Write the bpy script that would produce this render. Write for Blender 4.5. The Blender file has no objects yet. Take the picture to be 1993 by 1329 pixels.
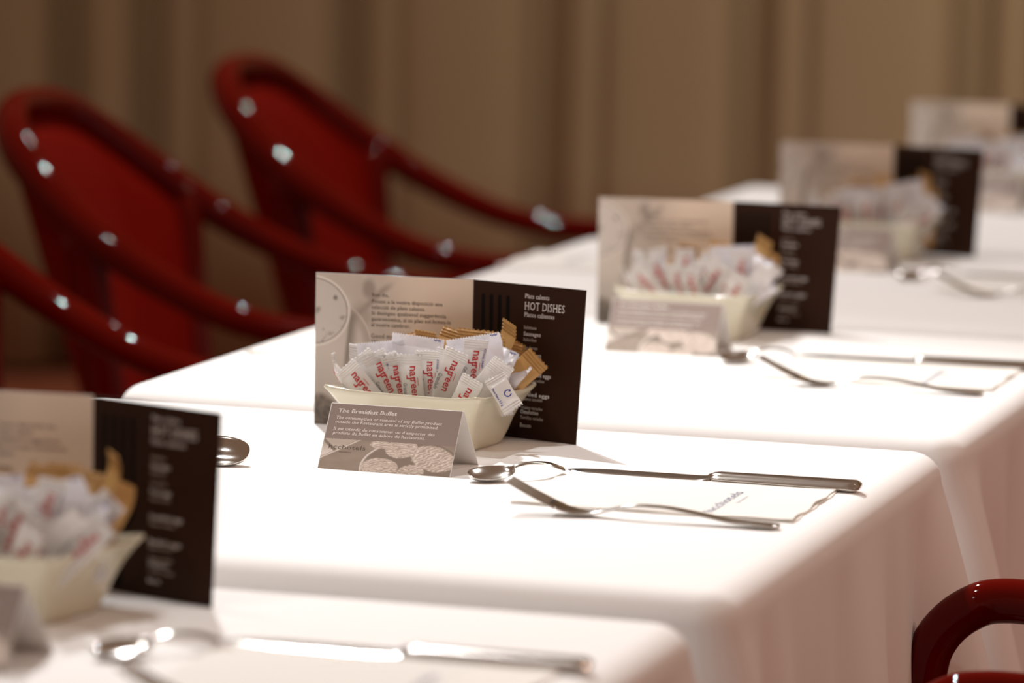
import bpy, bmesh, math, random
import numpy as np
from mathutils import Vector, Matrix, Euler

SC = bpy.context.scene
COL = SC.collection
TZ = 0.75                      # height of the table tops

# ------------------------------------------------------------------ camera
def make_camera():
    th, p, r = math.radians(17.2), math.radians(7.2), math.radians(1.14)
    fh = Vector((-math.sin(th), math.cos(th), 0)); rh = Vector((math.cos(th), math.sin(th), 0)); up = Vector((0, 0, 1))
    F = fh * math.cos(p) - up * math.sin(p)
    u = up * math.cos(p) + fh * math.sin(p)
    R = rh * math.cos(r) + u * math.sin(r)
    U = -rh * math.sin(r) + u * math.cos(r)
    cd = bpy.data.cameras.new('camera')
    cd.sensor_width = 36.0
    cd.lens = 8230 / 1993 * 36
    cd.clip_start = 0.1; cd.clip_end = 60
    cd.dof.use_dof = True
    cd.dof.focus_distance = 3.16
    cd.dof.aperture_fstop = 4.5
    co = bpy.data.objects.new('camera', cd); COL.objects.link(co)
    M = Matrix((R, U, -F)).transposed().to_4x4()
    M.translation = Vector((1.003, -3.1351, 0.49 + TZ))
    co.matrix_world = M
    SC.camera = co
make_camera()

# ------------------------------------------------------------------ world, lights, exposure
SC.view_settings.view_transform = 'Standard'
SC.view_settings.look = 'None'
SC.view_settings.gamma = 1.0
SC.view_settings.use_curve_mapping = False
SC.view_settings.exposure = 0.0
try:
    SC.cycles.use_denoising = True
    SC.cycles.max_bounces = 8
    SC.cycles.sample_clamp_indirect = 6.0
except Exception:
    pass
w = bpy.data.worlds.new('dining_room_ambience'); SC.world = w
w.use_nodes = True
w.node_tree.nodes['Background'].inputs[0].default_value = (0.66, 0.385, 0.245, 1)
w.node_tree.nodes['Background'].inputs[1].default_value = 0.29

def spot(x, y, z, tx, ty, tz, power, size=100, blend=0.6, rad=0.022, col=(1.0, 0.985, 0.97)):
    l = bpy.data.lights.new('ceiling_or_fill_spot', 'SPOT')
    l.energy = power; l.spot_size = math.radians(size); l.spot_blend = blend
    l.shadow_soft_size = rad; l.color = col
    o = bpy.data.objects.new('ceiling_or_fill_spot', l); COL.objects.link(o)
    o.location = (x, y, z)
    o.rotation_euler = (Vector((tx, ty, tz)) - Vector((x, y, z))).to_track_quat('-Z', 'Y').to_euler()
    return o

# the narrow accent spot over the focused table, then the wide downlights of the room
spot(-0.80, 1.20, 2.75, 0.08, -0.16, 0.75, 245, size=50, blend=0.9)
for (x, y, pw) in ((-0.85, 1.45, 90), (-0.70, -0.40, 66), (-0.85, 3.1, 62), (0.9, 0.9, 22), (0.95, 2.9, 12), (-0.8, -2.1, 30), (0.9, -1.2, 10)):
    spot(x, y, 2.75, x * 0.6, y, 0, pw)
# added warm fill, no real lamp: stands in for bounce on the hanging cloth
spot(2.3, -0.2, 2.2, 0.4, -0.1, 0.55, 48, size=85, blend=1.0, rad=0.16, col=(1.0, 0.66, 0.50))
# wall washers near the curtain
for (x, pw) in ((-3.0, 15), (-1.4, 30), (0.1, 104), (1.6, 90)):
    spot(x, 3.7, 2.8, x, 5.2, 0.5, pw, size=110, blend=1.0, rad=0.06, col=(1.0, 0.86, 0.68))

# ------------------------------------------------------------------ helpers
def srgb(r, g, b):
    f = lambda c: (c / 255 / 12.92) if c / 255 <= 0.04045 else ((c / 255 + 0.055) / 1.055) ** 2.4
    return (f(r), f(g), f(b), 1)

def mat(name, col, rough=0.6, metal=0.0, coat=0.0, sheen=0.0, bump=None, var=None, spec=0.5, attr=None, trans=0.0, emit=None):
    m = bpy.data.materials.new(name); m.use_nodes = True
    nt = m.node_tree; b = nt.nodes['Principled BSDF']
    b.inputs['Base Color'].default_value = col
    b.inputs['Roughness'].default_value = rough
    b.inputs['Metallic'].default_value = metal
    b.inputs['Coat Weight'].default_value = coat
    b.inputs['Coat Roughness'].default_value = 0.04
    b.inputs['Sheen Weight'].default_value = sheen
    b.inputs['Specular IOR Level'].default_value = spec
    tc = nt.nodes.new('ShaderNodeTexCoord')
    if attr:
        a = nt.nodes.new('ShaderNodeVertexColor'); a.layer_name = attr
        nt.links.new(a.outputs['Color'], b.inputs['Base Color'])
    if var:
        scale, c2, stretch = var
        mp = nt.nodes.new('ShaderNodeMapping'); mp.inputs['Scale'].default_value = stretch
        n = nt.nodes.new('ShaderNodeTexNoise'); n.inputs['Scale'].default_value = scale; n.inputs['Detail'].default_value = 4
        mx = nt.nodes.new('ShaderNodeMix'); mx.data_type = 'RGBA'
        mx.inputs[6].default_value = col; mx.inputs[7].default_value = c2
        nt.links.new(tc.outputs['Object'], mp.inputs[0]); nt.links.new(mp.outputs[0], n.inputs['Vector'])
        nt.links.new(n.outputs[0], mx.inputs[0]); nt.links.new(mx.outputs[2], b.inputs['Base Color'])
    if bump:
        scale, strength, dist = bump
        n = nt.nodes.new('ShaderNodeTexNoise'); n.inputs['Scale'].default_value = scale; n.inputs['Detail'].default_value = 6
        bp = nt.nodes.new('ShaderNodeBump'); bp.inputs['Strength'].default_value = strength; bp.inputs['Distance'].default_value = dist
        nt.links.new(tc.outputs['Object'], n.inputs['Vector']); nt.links.new(n.outputs[0], bp.inputs['Height'])
        nt.links.new(bp.outputs[0], b.inputs['Normal'])
    if trans > 0:
        tr = nt.nodes.new('ShaderNodeBsdfTranslucent'); tr.inputs['Color'].default_value = col
        ms = nt.nodes.new('ShaderNodeMixShader'); ms.inputs[0].default_value = trans
        out = nt.nodes['Material Output']
        nt.links.new(b.outputs[0], ms.inputs[1]); nt.links.new(tr.outputs[0], ms.inputs[2]); nt.links.new(ms.outputs[0], out.inputs['Surface'])
    return m

M = {}
M['cloth'] = mat('white_linen', (0.88, 0.865, 0.85, 1), 0.85, sheen=0.05, bump=(900, 0.12, 0.0006))
M['curtain'] = mat('beige_curtain_fabric', (0.37, 0.295, 0.205, 1), 0.95, sheen=0.0, spec=0.1, var=(2.0, (0.41, 0.345, 0.23, 1), (1, 1, 0.15)))
M['curtain_back'] = mat('brown_curtain_lining', (0.27, 0.175, 0.095, 1), 0.95)
M['carpet'] = mat('rust_carpet', (0.42, 0.13, 0.065, 1), 0.95, bump=(300, 0.4, 0.003), var=(40, (0.28, 0.09, 0.05, 1), (1, 1, 1)))
M['lacquer'] = mat('red_lacquer', (0.115, 0.0026, 0.0006, 1), 1.0, coat=0.36, spec=0.0, var=(12, (0.08, 0.0014, 0.0003, 1), (1, 1, 1)))
M['redfab'] = mat('red_upholstery', (0.17, 0.0040, 0.0006, 1), 0.9, spec=0.05, sheen=0.0, bump=(500, 0.3, 0.001))
M['ceramic'] = mat('ivory_glazed_ceramic', (0.66, 0.62, 0.48, 1), 0.16, coat=0.6)
M['steel'] = mat('polished_steel', (0.76, 0.745, 0.71, 1), 0.16, metal=1.0)
M['napkin'] = mat('paper_napkin', (0.96, 0.93, 0.88, 1), 0.9, trans=0.15, bump=(700, 0.2, 0.0003))
M['sachet'] = mat('white_sachet_paper', (0.88, 0.86, 0.845, 1), 0.38, trans=0.38, bump=(160, 0.25, 0.0006))
M['packet'] = mat('glossy_white_packet_paper', (0.90, 0.89, 0.92, 1), 0.25, trans=0.38, bump=(110, 0.55, 0.0012))
M['kraft'] = mat('kraft_sugar_paper', (0.66, 0.41, 0.15, 1), 0.55, trans=0.25, bump=(120, 0.4, 0.001), var=(90, (0.58, 0.33, 0.11, 1), (1, 1, 1)))
M['redink'] = mat('red_ink', (0.50, 0.008, 0.012, 1), 0.5)
M['blackink'] = mat('dark_ink', (0.03, 0.03, 0.04, 1), 0.5)
M['blueink'] = mat('blue_ink', (0.03, 0.04, 0.30, 1), 0.5)
M['greyink'] = mat('grey_blue_ink', (0.22, 0.25, 0.38, 1), 0.6)
M['brownink'] = mat('brown_ink', (0.10, 0.07, 0.05, 1), 0.6)
M['whiteink'] = mat('white_ink', (0.88, 0.82, 0.78, 1), 0.6)
M['creamink'] = mat('cream_ink', (0.62, 0.54, 0.47, 1), 0.6)
M['gloss_black'] = mat('spot_varnish_black', (0.004, 0.003, 0.002, 1), 0.4, spec=0.1)
M['choc'] = mat('chocolate_card', (0.030, 0.011, 0.005, 1), 0.5, spec=0.12)
M['card'] = mat('white_card', (0.80, 0.76, 0.72, 1), 0.6)
M['taupe'] = mat('taupe_print', (0.31, 0.235, 0.205, 1), 0.6)
M['print'] = mat('photo_print', (1, 1, 1, 1), 0.45, attr='print_colour')
M['wood'] = mat('table_wood', (0.10, 0.05, 0.03, 1), 0.5)

def new_mesh(name, verts, faces, m, smooth=False):
    me = bpy.data.meshes.new(name)
    me.from_pydata([tuple(v) for v in verts], [], [tuple(f) for f in faces])
    me.update()
    if m is not None: me.materials.append(m)
    if smooth: me.polygons.foreach_set('use_smooth', [True] * len(me.polygons))
    return me

def bm_mesh(name, bm, m, smooth=False):
    me = bpy.data.meshes.new(name); bm.to_mesh(me); bm.free()
    if m is not None: me.materials.append(m)
    if smooth: me.polygons.foreach_set('use_smooth', [True] * len(me.polygons))
    return me

def ob(name, me, parent=None, loc=(0, 0, 0), rot=(0, 0, 0)):
    o = bpy.data.objects.new(name, me); COL.objects.link(o)
    o.location = loc; o.rotation_euler = rot
    if parent is not None: o.parent = parent
    return o

def tag(o, label=None, cat=None, group=None, kind=None):
    if label: o['label'] = label
    if cat: o['category'] = cat
    if group: o['group'] = group
    if kind: o['kind'] = kind
    return o

def thing(name, label, cat, loc=(0, 0, 0), rot=(0, 0, 0), group=None):
    return tag(ob(name, None, None, loc, rot), label, cat, group)

def copy_tree(o, parent=None):
    c = o.copy(); COL.objects.link(c)
    c.parent = parent
    for ch in list(o.children): copy_tree(ch, c)
    return c

def box(bm, cx, cy, cz, sx, sy, sz, rot=None):
    r = bmesh.ops.create_cube(bm, size=1.0)
    for v in r['verts']:
        co = Vector((v.co.x * sx, v.co.y * sy, v.co.z * sz))
        if rot is not None: co = rot @ co
        v.co = co + Vector((cx, cy, cz))
    return r['verts']

def catmull(P, n=10, closed=False):
    P = [np.array(p, float) for p in P]; out = []
    N = len(P)
    rng = range(N if closed else N - 1)
    for i in rng:
        p0 = P[i - 1] if (i > 0 or closed) else 2 * P[0] - P[1]
        p1 = P[i]; p2 = P[(i + 1) % N]
        p3 = P[(i + 2) % N] if (i + 2 < N or closed) else 2 * P[-1] - P[-2]
        for k in range(n):
            t = k / n
            out.append(0.5 * ((2 * p1) + (-p0 + p2) * t + (2 * p0 - 5 * p1 + 4 * p2 - p3) * t * t + (-p0 + 3 * p1 - 3 * p2 + p3) * t ** 3))
    if not closed: out.append(P[-1])
    return out

def sweep(name, path, radii, m, sides=16, up=(0, 0, 1), cap=True):
    """tube along path; radii = list of (ra, rb) per point: ra sideways, rb along up-ish"""
    path = [Vector(p) for p in path]; n = len(path)
    verts, faces = [], []
    prev = None
    for i, p in enumerate(path):
        t = (path[min(i + 1, n - 1)] - path[max(i - 1, 0)]).normalized()
        if prev is None:
            a = Vector(up); a = (a - t * a.dot(t))
            if a.length < 1e-3: a = Vector((1, 0, 0)) - t * t.x
            a.normalize()
        else:
            a = prev - t * prev.dot(t); a.normalize()
        prev = a
        s = t.cross(a)
        ra, rb = radii[i] if hasattr(radii, '__len__') else (radii, radii)
        for k in range(sides):
            th = 2 * math.pi * k / sides
            verts.append(p + s * (math.cos(th) * ra) + a * (math.sin(th) * rb))
    for i in range(n - 1):
        for k in range(sides):
            k2 = (k + 1) % sides
            faces.append((i * sides + k, i * sides + k2, (i + 1) * sides + k2, (i + 1) * sides + k))
    if cap:
        faces.append(tuple(reversed(range(sides)))); faces.append(tuple((n - 1) * sides + k for k in range(sides)))
    return new_mesh(name, verts, faces, m, True)

# ------------------------------------------------------------------ lettering (flat print as thin mesh)
_G = {}
# slab serifs per glyph: stem side (l/r/c or fraction) + level (b base, x x-height, T cap/ascender, d descender)
SER = {'a': 'rb', 'b': 'lT', 'd': 'rb rT', 'f': 'cb', 'h': 'lb rb lT', 'i': 'cb cx', 'k': 'lb rb lT', 'l': 'cb cT', 'm': 'lb cb rb lx', 'n': 'lb rb lx',
       'p': 'ld lx', 'q': 'rd', 'r': 'lb lx', 'u': 'lx rx rb', 'v': 'lx rx', 'x': 'lb rb lx rx', 'y': 'lx rx', 'B': 'lb lT', 'D': 'lb lT', 'E': 'lb lT',
       'F': 'lb lT', 'H': 'lb rb lT rT', 'I': 'cb cT', 'P': 'lb lT', 'R': 'lb rb lT', 'T': 'cb', 'O': '', 'S': '', 'W': 'lT rT', 'G': '', 't': '',
       'é': '', 'è': '', 'ó': '', 'ò': ''}
def glyph(ch, weight):
    key = (ch, weight)
    if key in _G: return _G[key]
    def tm(s):
        cu = bpy.data.curves.new('t', 'FONT'); cu.body = s; cu.size = 1.0; cu.resolution_u = 2
        cu.offset = weight; cu.fill_mode = 'FRONT'
        o = bpy.data.objects.new('t', cu); COL.objects.link(o)
        dg = bpy.context.evaluated_depsgraph_get(); oe = o.evaluated_get(dg); me = oe.to_mesh()
        v = np.array([tuple(x.co)[:2] for x in me.vertices]) if len(me.vertices) else np.zeros((0, 2))
        f = [tuple(p.vertices) for p in me.polygons]
        oe.to_mesh_clear(); bpy.data.objects.remove(o); bpy.data.curves.remove(cu)
        return v, f
    if ch == ' ':
        _G[key] = (np.zeros((0, 2)), [], 0.27, None); return _G[key]
    v, f = tm(ch)
    v2, _ = tm(ch + 'H'); v1, _ = tm('H')
    adv = v2[:, 0].max() - v1[:, 0].max()
    _G[key] = (v, f, adv, None)
    return _G[key]

def text_geo(s, width=None, height=None, x0=0.0, y0=0.0, weight=0.0, serif=False, shear=0.0, track=0.0):
    """2D verts / faces for a line of print: cap height = height, total width = width"""
    V, Fc = [], []; cx = 0.0; base = 0
    for ch in s:
        v, f, adv, _ = glyph(ch, weight)
        if len(v):
            vv = v.copy(); vv[:, 0] += cx
            V.append(vv); Fc += [tuple(i + base for i in t) for t in f]; base += len(v)
            if serif and SER.get(ch):
                XH = glyph('x', weight)[0][:, 1].max(); CP_ = glyph('l', weight)[0][:, 1].max() if ch.islower() else glyph('H', weight)[0][:, 1].max()
                xa, xb = v[:, 0].min() + cx, v[:, 0].max() + cx
                st = 0.06
                for code in SER[ch].split():
                    px = {'l': xa + st, 'r': xb - st, 'c': (xa + xb) / 2}[code[0]]
                    py = {'b': 0.0, 'x': XH - 0.05, 'T': CP_ - 0.05, 'd': -0.2}[code[1]]
                    hw = 0.095
                    if code[1] in 'x' and code[0] == 'l' and ch not in 'vxyu': a, b = px - 0.13, px + 0.03
                    elif ch in 'bdhkl' and code[1] == 'T': a, b = px - 0.13, px + 0.03
                    else: a, b = px - hw, px + hw
                    q = np.array([[a, py], [b, py], [b, py + 0.05], [a, py + 0.05]])
                    V.append(q); Fc.append((base, base + 1, base + 2, base + 3)); base += 4
        cx += adv + track + (0.03 if serif else 0)
    V = np.concatenate(V)
    tw = V[:, 0].max() - V[:, 0].min()
    h = height if height else 1.0
    sy = h / 0.73
    sx = (width / tw) if width else sy
    V[:, 0] = (V[:, 0] - V[:, 0].min()) * sx + x0
    V[:, 1] = V[:, 1] * sy
    V[:, 0] += V[:, 1] * shear
    V[:, 1] += y0
    return V, Fc

def merge(parts):
    V, Fc, b = [], [], 0
    for v, f in parts:
        V.append(v); Fc += [tuple(i + b for i in t) for t in f]; b += len(v)
    return np.concatenate(V), Fc

# ------------------------------------------------------------------ value noise for the printed photographs
_rs = np.random.RandomState(3)
_tab = _rs.rand(64, 64)
def vnoise(x, y):
    xi, yi = np.floor(x).astype(int), np.floor(y).astype(int)
    fx, fy = x - xi, y - yi
    fx = fx * fx * (3 - 2 * fx); fy = fy * fy * (3 - 2 * fy)
    g = lambda a, b: _tab[a % 64, b % 64]
    return (g(xi, yi) * (1 - fx) + g(xi + 1, yi) * fx) * (1 - fy) + (g(xi, yi + 1) * (1 - fx) + g(xi + 1, yi + 1) * fx) * fy
def fbm(x, y):
    return (vnoise(x, y) + 0.5 * vnoise(2.1 * x + 7, 2.1 * y) + 0.25 * vnoise(4.3 * x, 4.3 * y + 3)) / 1.75
sm = lambda a, b, x: (lambda t: t * t * (3 - 2 * t))(np.clip((x - a) / (b - a), 0, 1))

def lerp(a, b, t): return a + (b - a) * t[..., None]

def photo_grid(name, wid, hei, nu, nv, fn, shear_x=0.0, rise=0.0):
    u, v = np.meshgrid(np.linspace(0, 1, nu), np.linspace(0, 1, nv))
    c = np.clip((fn(u, v) - 0.72) * 1.2 + 0.72, 0, 1)
    lin = np.where(c <= 0.04045, c / 12.92, ((c + 0.055) / 1.055) ** 2.4)
    X = u * wid; Z = hei - v * hei
    verts = np.stack([X, np.zeros_like(X), Z], -1).reshape(-1, 3)
    faces = [(j * nu + i, (j + 1) * nu + i, (j + 1) * nu + i + 1, j * nu + i + 1) for j in range(nv - 1) for i in range(nu - 1)]
    me = new_mesh(name, verts, faces, M['print'])
    at = me.color_attributes.new('print_colour', 'FLOAT_COLOR', 'POINT')
    rgba = np.concatenate([lin.reshape(-1, 3), np.ones((nu * nv, 1))], 1)
    at.data.foreach_set('color', rgba.ravel())
    return me

A_ = lambda r, g, b: np.array([r, g, b]) / 255.0
def coffee_photo(u, v):
    n = fbm(u * 9, v * 9); fine = fbm(u * 42, v * 38)
    c = lerp(A_(196, 184, 172) * np.ones(u.shape + (3,)), A_(232, 216, 198), sm(0.3, 0.7, u))
    c = lerp(c, A_(206, 196, 186), sm(0.5, 0.9, n) * (1 - sm(0.35, 0.6, u)) * 0.7)
    # blurred dark streaks top centre
    d = np.abs((u - 0.33) + (v - 0.20) * 0.95) ; s = (1 - sm(0.0, 0.05, d)) * sm(0.02, 0.1, v) * (1 - sm(0.24, 0.34, v))
    c = lerp(c, A_(150, 136, 124), s * 0.6)
    d2 = np.hypot((u - 0.34) / 0.05, (v - 0.09) / 0.08); c = lerp(c, A_(140, 128, 118), (1 - sm(0.4, 1.2, d2)) * 0.55)
    d3 = np.hypot((u - 0.30) / 0.07, (v - 0.26) / 0.1); c = lerp(c, A_(170, 158, 146), (1 - sm(0.3, 1.2, d3)) * 0.6)
    # saucer
    e = np.hypot((u - 0.10) / 0.27, (v - 0.50) / 0.33)
    c = lerp(c, A_(186, 174, 162), 1 - sm(0.96, 1.0, e))
    c = lerp(c, A_(206, 196, 186), (1 - sm(0.72, 0.9, e)))
    rim = np.exp(-((e - 0.97) / 0.02) ** 2); c = lerp(c, A_(214, 204, 194), rim * 0.8)
    # cup body
    body = (1 - sm(0.205, 0.235, u + (v - 0.25) * 0.10)) * sm(0.12, 0.2, v)
    sh = (1 - sm(0.22, 0.30, u + (v - 0.25) * 0.10)) * sm(0.2, 0.3, v) * (1 - sm(0.55, 0.75, v)); c = lerp(c, A_(132, 122, 112), sh * 0.8)
    c = lerp(c, A_(204, 194, 184), body)
    c = lerp(c, A_(176, 166, 156), body * sm(0.45, 0.85, v) * (1 - u * 3))
    # coffee surface
    e = np.hypot((u + 0.03) / 0.25, (v - 0.25) / 0.235)
    c = lerp(c, A_(222, 214, 206), 1 - sm(0.99, 1.02, e))
    c = lerp(c, A_(138, 126, 116), (1 - sm(0.93, 0.95, e)))
    surf = lerp(A_(204, 196, 188) * np.ones(u.shape + (3,)), A_(150, 140, 130), sm(0.55, 0.75, fine) * sm(0.30, 0.45, v) * 0.8)
    surf = lerp(surf, A_(110, 100, 92), (1 - sm(0.3, 1, np.hypot((u - 0.125) / 0.02, (v - 0.155) / 0.02 + 1.2 * (n - 0.5)))) * 0.7)
    surf = lerp(surf, A_(120, 110, 102), (1 - sm(0.3, 1, np.hypot((u - 0.17) / 0.025, (v - 0.285) / 0.018 + 1.5 * (fine - 0.5)))) * 0.45)
    surf = lerp(surf, A_(130, 120, 110), (1 - sm(0.3, 1, np.hypot((u - 0.01) / 0.03, (v - 0.24) / 0.03 + 1.5 * (fine - 0.5)))) * 0.55)
    c = lerp(c, c * 0 + surf, 1 - sm(0.90, 0.93, e))
    # dark biscuit at the lower corner
    e = np.hypot((u - 0.03) / 0.13, (v - 0.96) / 0.17)
    c = lerp(c, lerp(A_(84, 74, 66) * np.ones(u.shape + (3,)), A_(150, 138, 126), fine), 1 - sm(0.8, 1.1, e))
    return c

def pastry_photo(u, v):
    fine = fbm(u * 50, v * 30); n = fbm(u * 8 + 5, v * 5)
    c = lerp(A_(176, 162, 148) * np.ones(u.shape + (3,)), A_(158, 144, 132), n)
    # folded napkin and knife at the left end
    l1 = np.abs(u * 1.0 + v * 0.42 - 0.27); c = lerp(c, A_(236, 228, 220), 1 - sm(0.004, 0.010, l1))
    left = 1 - sm(-0.01, 0.01, u + v * 0.42 - 0.255)
    c = lerp(c, lerp(A_(196, 184, 172) * np.ones(u.shape + (3,)), A_(228, 220, 212), sm(0.1, 0.5, v)), left)
    l2 = np.abs(v - 0.05 - u * 3.3); c = lerp(c, A_(150, 138, 126), (1 - sm(0.03, 0.08, l2)) * left)
    c = lerp(c, A_(164, 150, 138), left * sm(0.5, 0.75, v) * (1 - sm(0.0, 0.06, u)))
    # bowl
    e = np.hypot((u - 0.70) / 0.40, (v - 0.85) / 0.95)
    c = lerp(c, A_(150, 136, 124), (1 - sm(0.99, 1.01, e)) * sm(0.22, 0.3, u))
    c = lerp(c, A_(240, 234, 228), np.exp(-((e - 0.96) / 0.022) ** 2) * (1 - sm(0.42, 0.5, u)))
    # pastries
    for (cx, cy, rx, ry, a, tw) in ((0.60, 0.20, 0.13, 0.32, 0.2, 30), (0.85, 0.45, 0.17, 0.46, -0.5, 26), (0.46, 0.84, 0.15, 0.33, 0.1, 34), (0.70, 0.9, 0.10, 0.25, 0.5, 30), (0.43, 0.1, 0.08, 0.14, 0.0, 22)):
        du, dv = u - cx, (v - cy) * 0.5
        ru = du * math.cos(a) + dv * math.sin(a); rv = -du * math.sin(a) + dv * math.cos(a)
        e = np.hypot(ru / rx, rv / (ry * 0.5)) + 0.18 * (fine - 0.5)
        wv = fbm(u * 22 + cx * 9, v * 11 + cy * 7); lay = 0.5 + 0.5 * np.sin((rv * 2.2 + ru * 0.9 + 0.16 * wv) * tw * 3)
        pc = lerp(A_(176, 160, 146) * np.ones(u.shape + (3,)), A_(244, 234, 226), np.clip(lay * 0.65 + fine * 0.5 - 0.1, 0, 1))
        c = lerp(c, c * 0 + pc, 1 - sm(0.9, 1.0, e))
    return c

# ------------------------------------------------------------------ SETTING
def room():
    me = new_mesh('floor', [(-6, -4.5, 0), (6, -4.5, 0), (6, 5.8, 0), (-6, 5.8, 0)], [(0, 1, 2, 3)], M['carpet'])
    tag(ob('floor', me), 'rust brown carpet under the tables', None, None, 'structure')
    bm = bmesh.new(); box(bm, 0, 5.75, 1.5, 12, 0.1, 3.0)
    tag(ob('wall_back', bm_mesh('wall_back', bm, M['curtain_back'])), 'brown wall behind the curtain', None, None, 'structure')
room()

def curtain(grooves, label):
    """heavy drape: wide flat faces, a slanted return and a deep narrow groove at every pleat"""
    rnd = random.Random(4); pts = []
    for g, g2 in zip(grooves[:-1], grooves[1:]):
        w_ = g2 - g
        pts += [(g - 0.032, 0.11), (g + 0.028, 0.11), (g + 0.042, 0.06)]
        if w_ > 0.3:
            pts += [(g + 0.052, 0.036), (g + 0.09, 0.024), (g + 0.125, 0.046), (g + 0.145, 0.012), (g + w_ * 0.6, 0.0), (g + w_ - 0.085, 0.004), (g + w_ - 0.055, 0.022), (g + w_ - 0.042, 0.045)]
        else:
            pts += [(g + 0.055, 0.03), (g + w_ * 0.5, 0.01), (g + w_ - 0.05, 0.03), (g + w_ - 0.042, 0.05)]
    sp = catmull([(a, d + rnd.uniform(-.003, .003), 0) for a, d in pts], 4)
    verts, faces = [], []
    zs = [0.02, 0.5, 1.0, 1.5, 2.0, 2.6, 3.0]
    for z in zs:
        for p in sp: verts.append((p[0] + 0.006 * math.sin(p[0] * 9 + z * 1.3), 5.2 + p[1], z))
    n = len(sp)
    for j in range(len(zs) - 1):
        for i in range(n - 1):
            faces.append((j * n + i, j * n + i + 1, (j + 1) * n + i + 1, (j + 1) * n + i))
    o = ob('curtain', new_mesh('curtain', verts, faces, M['curtain'], True))
    md = o.modifiers.new('thickness', 'SOLIDIFY'); md.thickness = 0.006; md.offset = -1
    tag(o, label, 'curtain')
GR = [-5.2, -4.76, -4.32, -3.88, -3.45, -3.02, -2.61, -2.413, -1.965, -1.527, -1.086, -0.641, -0.2, 0.24, 0.68, 1.12, 1.56, 2.0, 2.44, 2.88, 3.3]
curtain(GR, 'long beige curtain in wide vertical pleats along the back of the room')

# ------------------------------------------------------------------ TABLES AND CLOTHS
TW, TD = 0.363, 0.338            # half sizes of a table top under its cloth
PITCH = 0.752

def table_mesh():
    t = thing('dining_table', 'x', 'table')
    bm = bmesh.new(); box(bm, 0, 0, TZ - 0.0185, 2 * TW - 0.03, 2 * TD - 0.03, 0.030)
    bmesh.ops.bevel(bm, geom=bm.edges[:], offset=0.004, segments=2, affect='EDGES')
    ob('tabletop', bm_mesh('tabletop', bm, M['wood']), t)
    leg = bmesh.new()
    bmesh.ops.create_cone(leg, cap_ends=True, segments=16, radius1=0.018, radius2=0.024, depth=TZ - 0.035)
    me = bm_mesh('leg', leg, M['wood'], True)
    for sx in (-1, 1):
        for sy in (-1, 1):
            ob('leg', me, t, (sx * (TW - 0.07), sy * (TD - 0.07), (TZ - 0.035) / 2))
    return t

def cloth_mesh(seed):
    rnd = random.Random(seed)
    ph = [rnd.random() * 6.28 for _ in range(8)]
    rc = 0.027                       # corner radius in plan
    # perimeter
    per = []
    def arc(cx, cy, a0, n):
        for k in range(n + 1):
            a = a0 + math.pi / 2 * k / n
            per.append((cx + rc * math.cos(a), cy + rc * math.sin(a), math.cos(a), math.sin(a), 1 - abs(2 * k / n - 1) if True else 0))
    def line(x0, y0, x1, y1, nx, ny, n):
        for k in range(1, n):
            t = k / n; per.append((x0 + (x1 - x0) * t, y0 + (y1 - y0) * t, nx, ny, -min(t, 1 - t) * 2))
    W_, D_ = TW, TD
    N = 44
    line(W_, -D_ + rc, W_, D_ - rc, 1, 0, N); arc(W_ - rc, D_ - rc, 0, 12)
    line(W_ - rc, D_, -W_ + rc, D_, 0, 1, N); arc(-W_ + rc, D_ - rc, math.pi / 2, 12)
    line(-W_, D_ - rc, -W_, -D_ + rc, -1, 0, N); arc(-W_ + rc, -D_ + rc, math.pi, 12)
    line(-W_ + rc, -D_, W_ - rc, -D_, 0, -1, N); arc(W_ - rc, -D_ + rc, math.pi * 1.5, 12)
    n = len(per)
    er = 0.022
    rows = []
    # inner rings of the top (from centre to edge)
    verts = []
    top_f = [0.0, 0.25, 0.5, 0.7, 0.82, 0.9, 0.95]
    z0 = TZ
    for f in top_f[1:]:
        r = []
        for (x, y, nx, ny, c) in per:
            xx, yy = (x - nx * er) * f, (y - ny * er) * f
            r.append(len(verts)); verts.append((xx, yy, z0))
        rows.append(r)
    for k in range(9):               # rolled edge
        a = math.pi / 2 * k / 8
        r = []
        for (x, y, nx, ny, c) in per:
            o = er * (math.sin(a) - 1)
            r.append(len(verts)); verts.append((x + nx * o, y + ny * o, z0 - er * (1 - math.cos(a))))
        rows.append(r)
    L = 0.30
    for k in range(1, 25):           # hanging skirt
        s = L * k / 24
        r = []
        for i, (x, y, nx, ny, c) in enumerate(per):
            if c > 0 or abs(c) == 0: cc = 1.0
            else: cc = max(0.0, 1 + c * 3.4)
            # cc = 1 at the corners, falls along the side
            side = nx ** 4 + 0.12 * ny * ny
            along = y if abs(nx) > abs(ny) else x
            g = min(1.0, s / 0.20)
            flare = 0.020 * s / L * side
            corner = 0.062 * side * (s / L) ** 0.9 * math.exp(-((1 - cc) / 0.38) ** 2)
            dip = -0.020 * g * math.exp(-((cc - 0.30) / 0.22) ** 2) * side
            fold = g * side * (1 - 0.6 * cc) * (0.010 * math.sin(along * 24 + ph[0] + s * 5) + 0.007 * math.sin(along * 47 + ph[1] - s * 4) + 0.004 * math.sin(along * 83 + ph[2]))
            o = flare + corner + dip + fold
            o = max(o, -0.014)
            r.append(len(verts)); verts.append((x + nx * o, y + ny * o, z0 - er - s - 0.03 * cc * (s / L)))
        rows.append(r)
    ci = len(verts); verts.append((0, 0, z0))
    faces = []
    for i in range(n): faces.append((ci, rows[0][i], rows[0][(i + 1) % n]))
    for a, b in zip(rows[:-1], rows[1:]):
        for i in range(n): faces.append((a[i], b[i], b[(i + 1) % n], a[(i + 1) % n]))
    me = new_mesh('tablecloth', verts, faces, M['cloth'], True)
    return me

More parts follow.
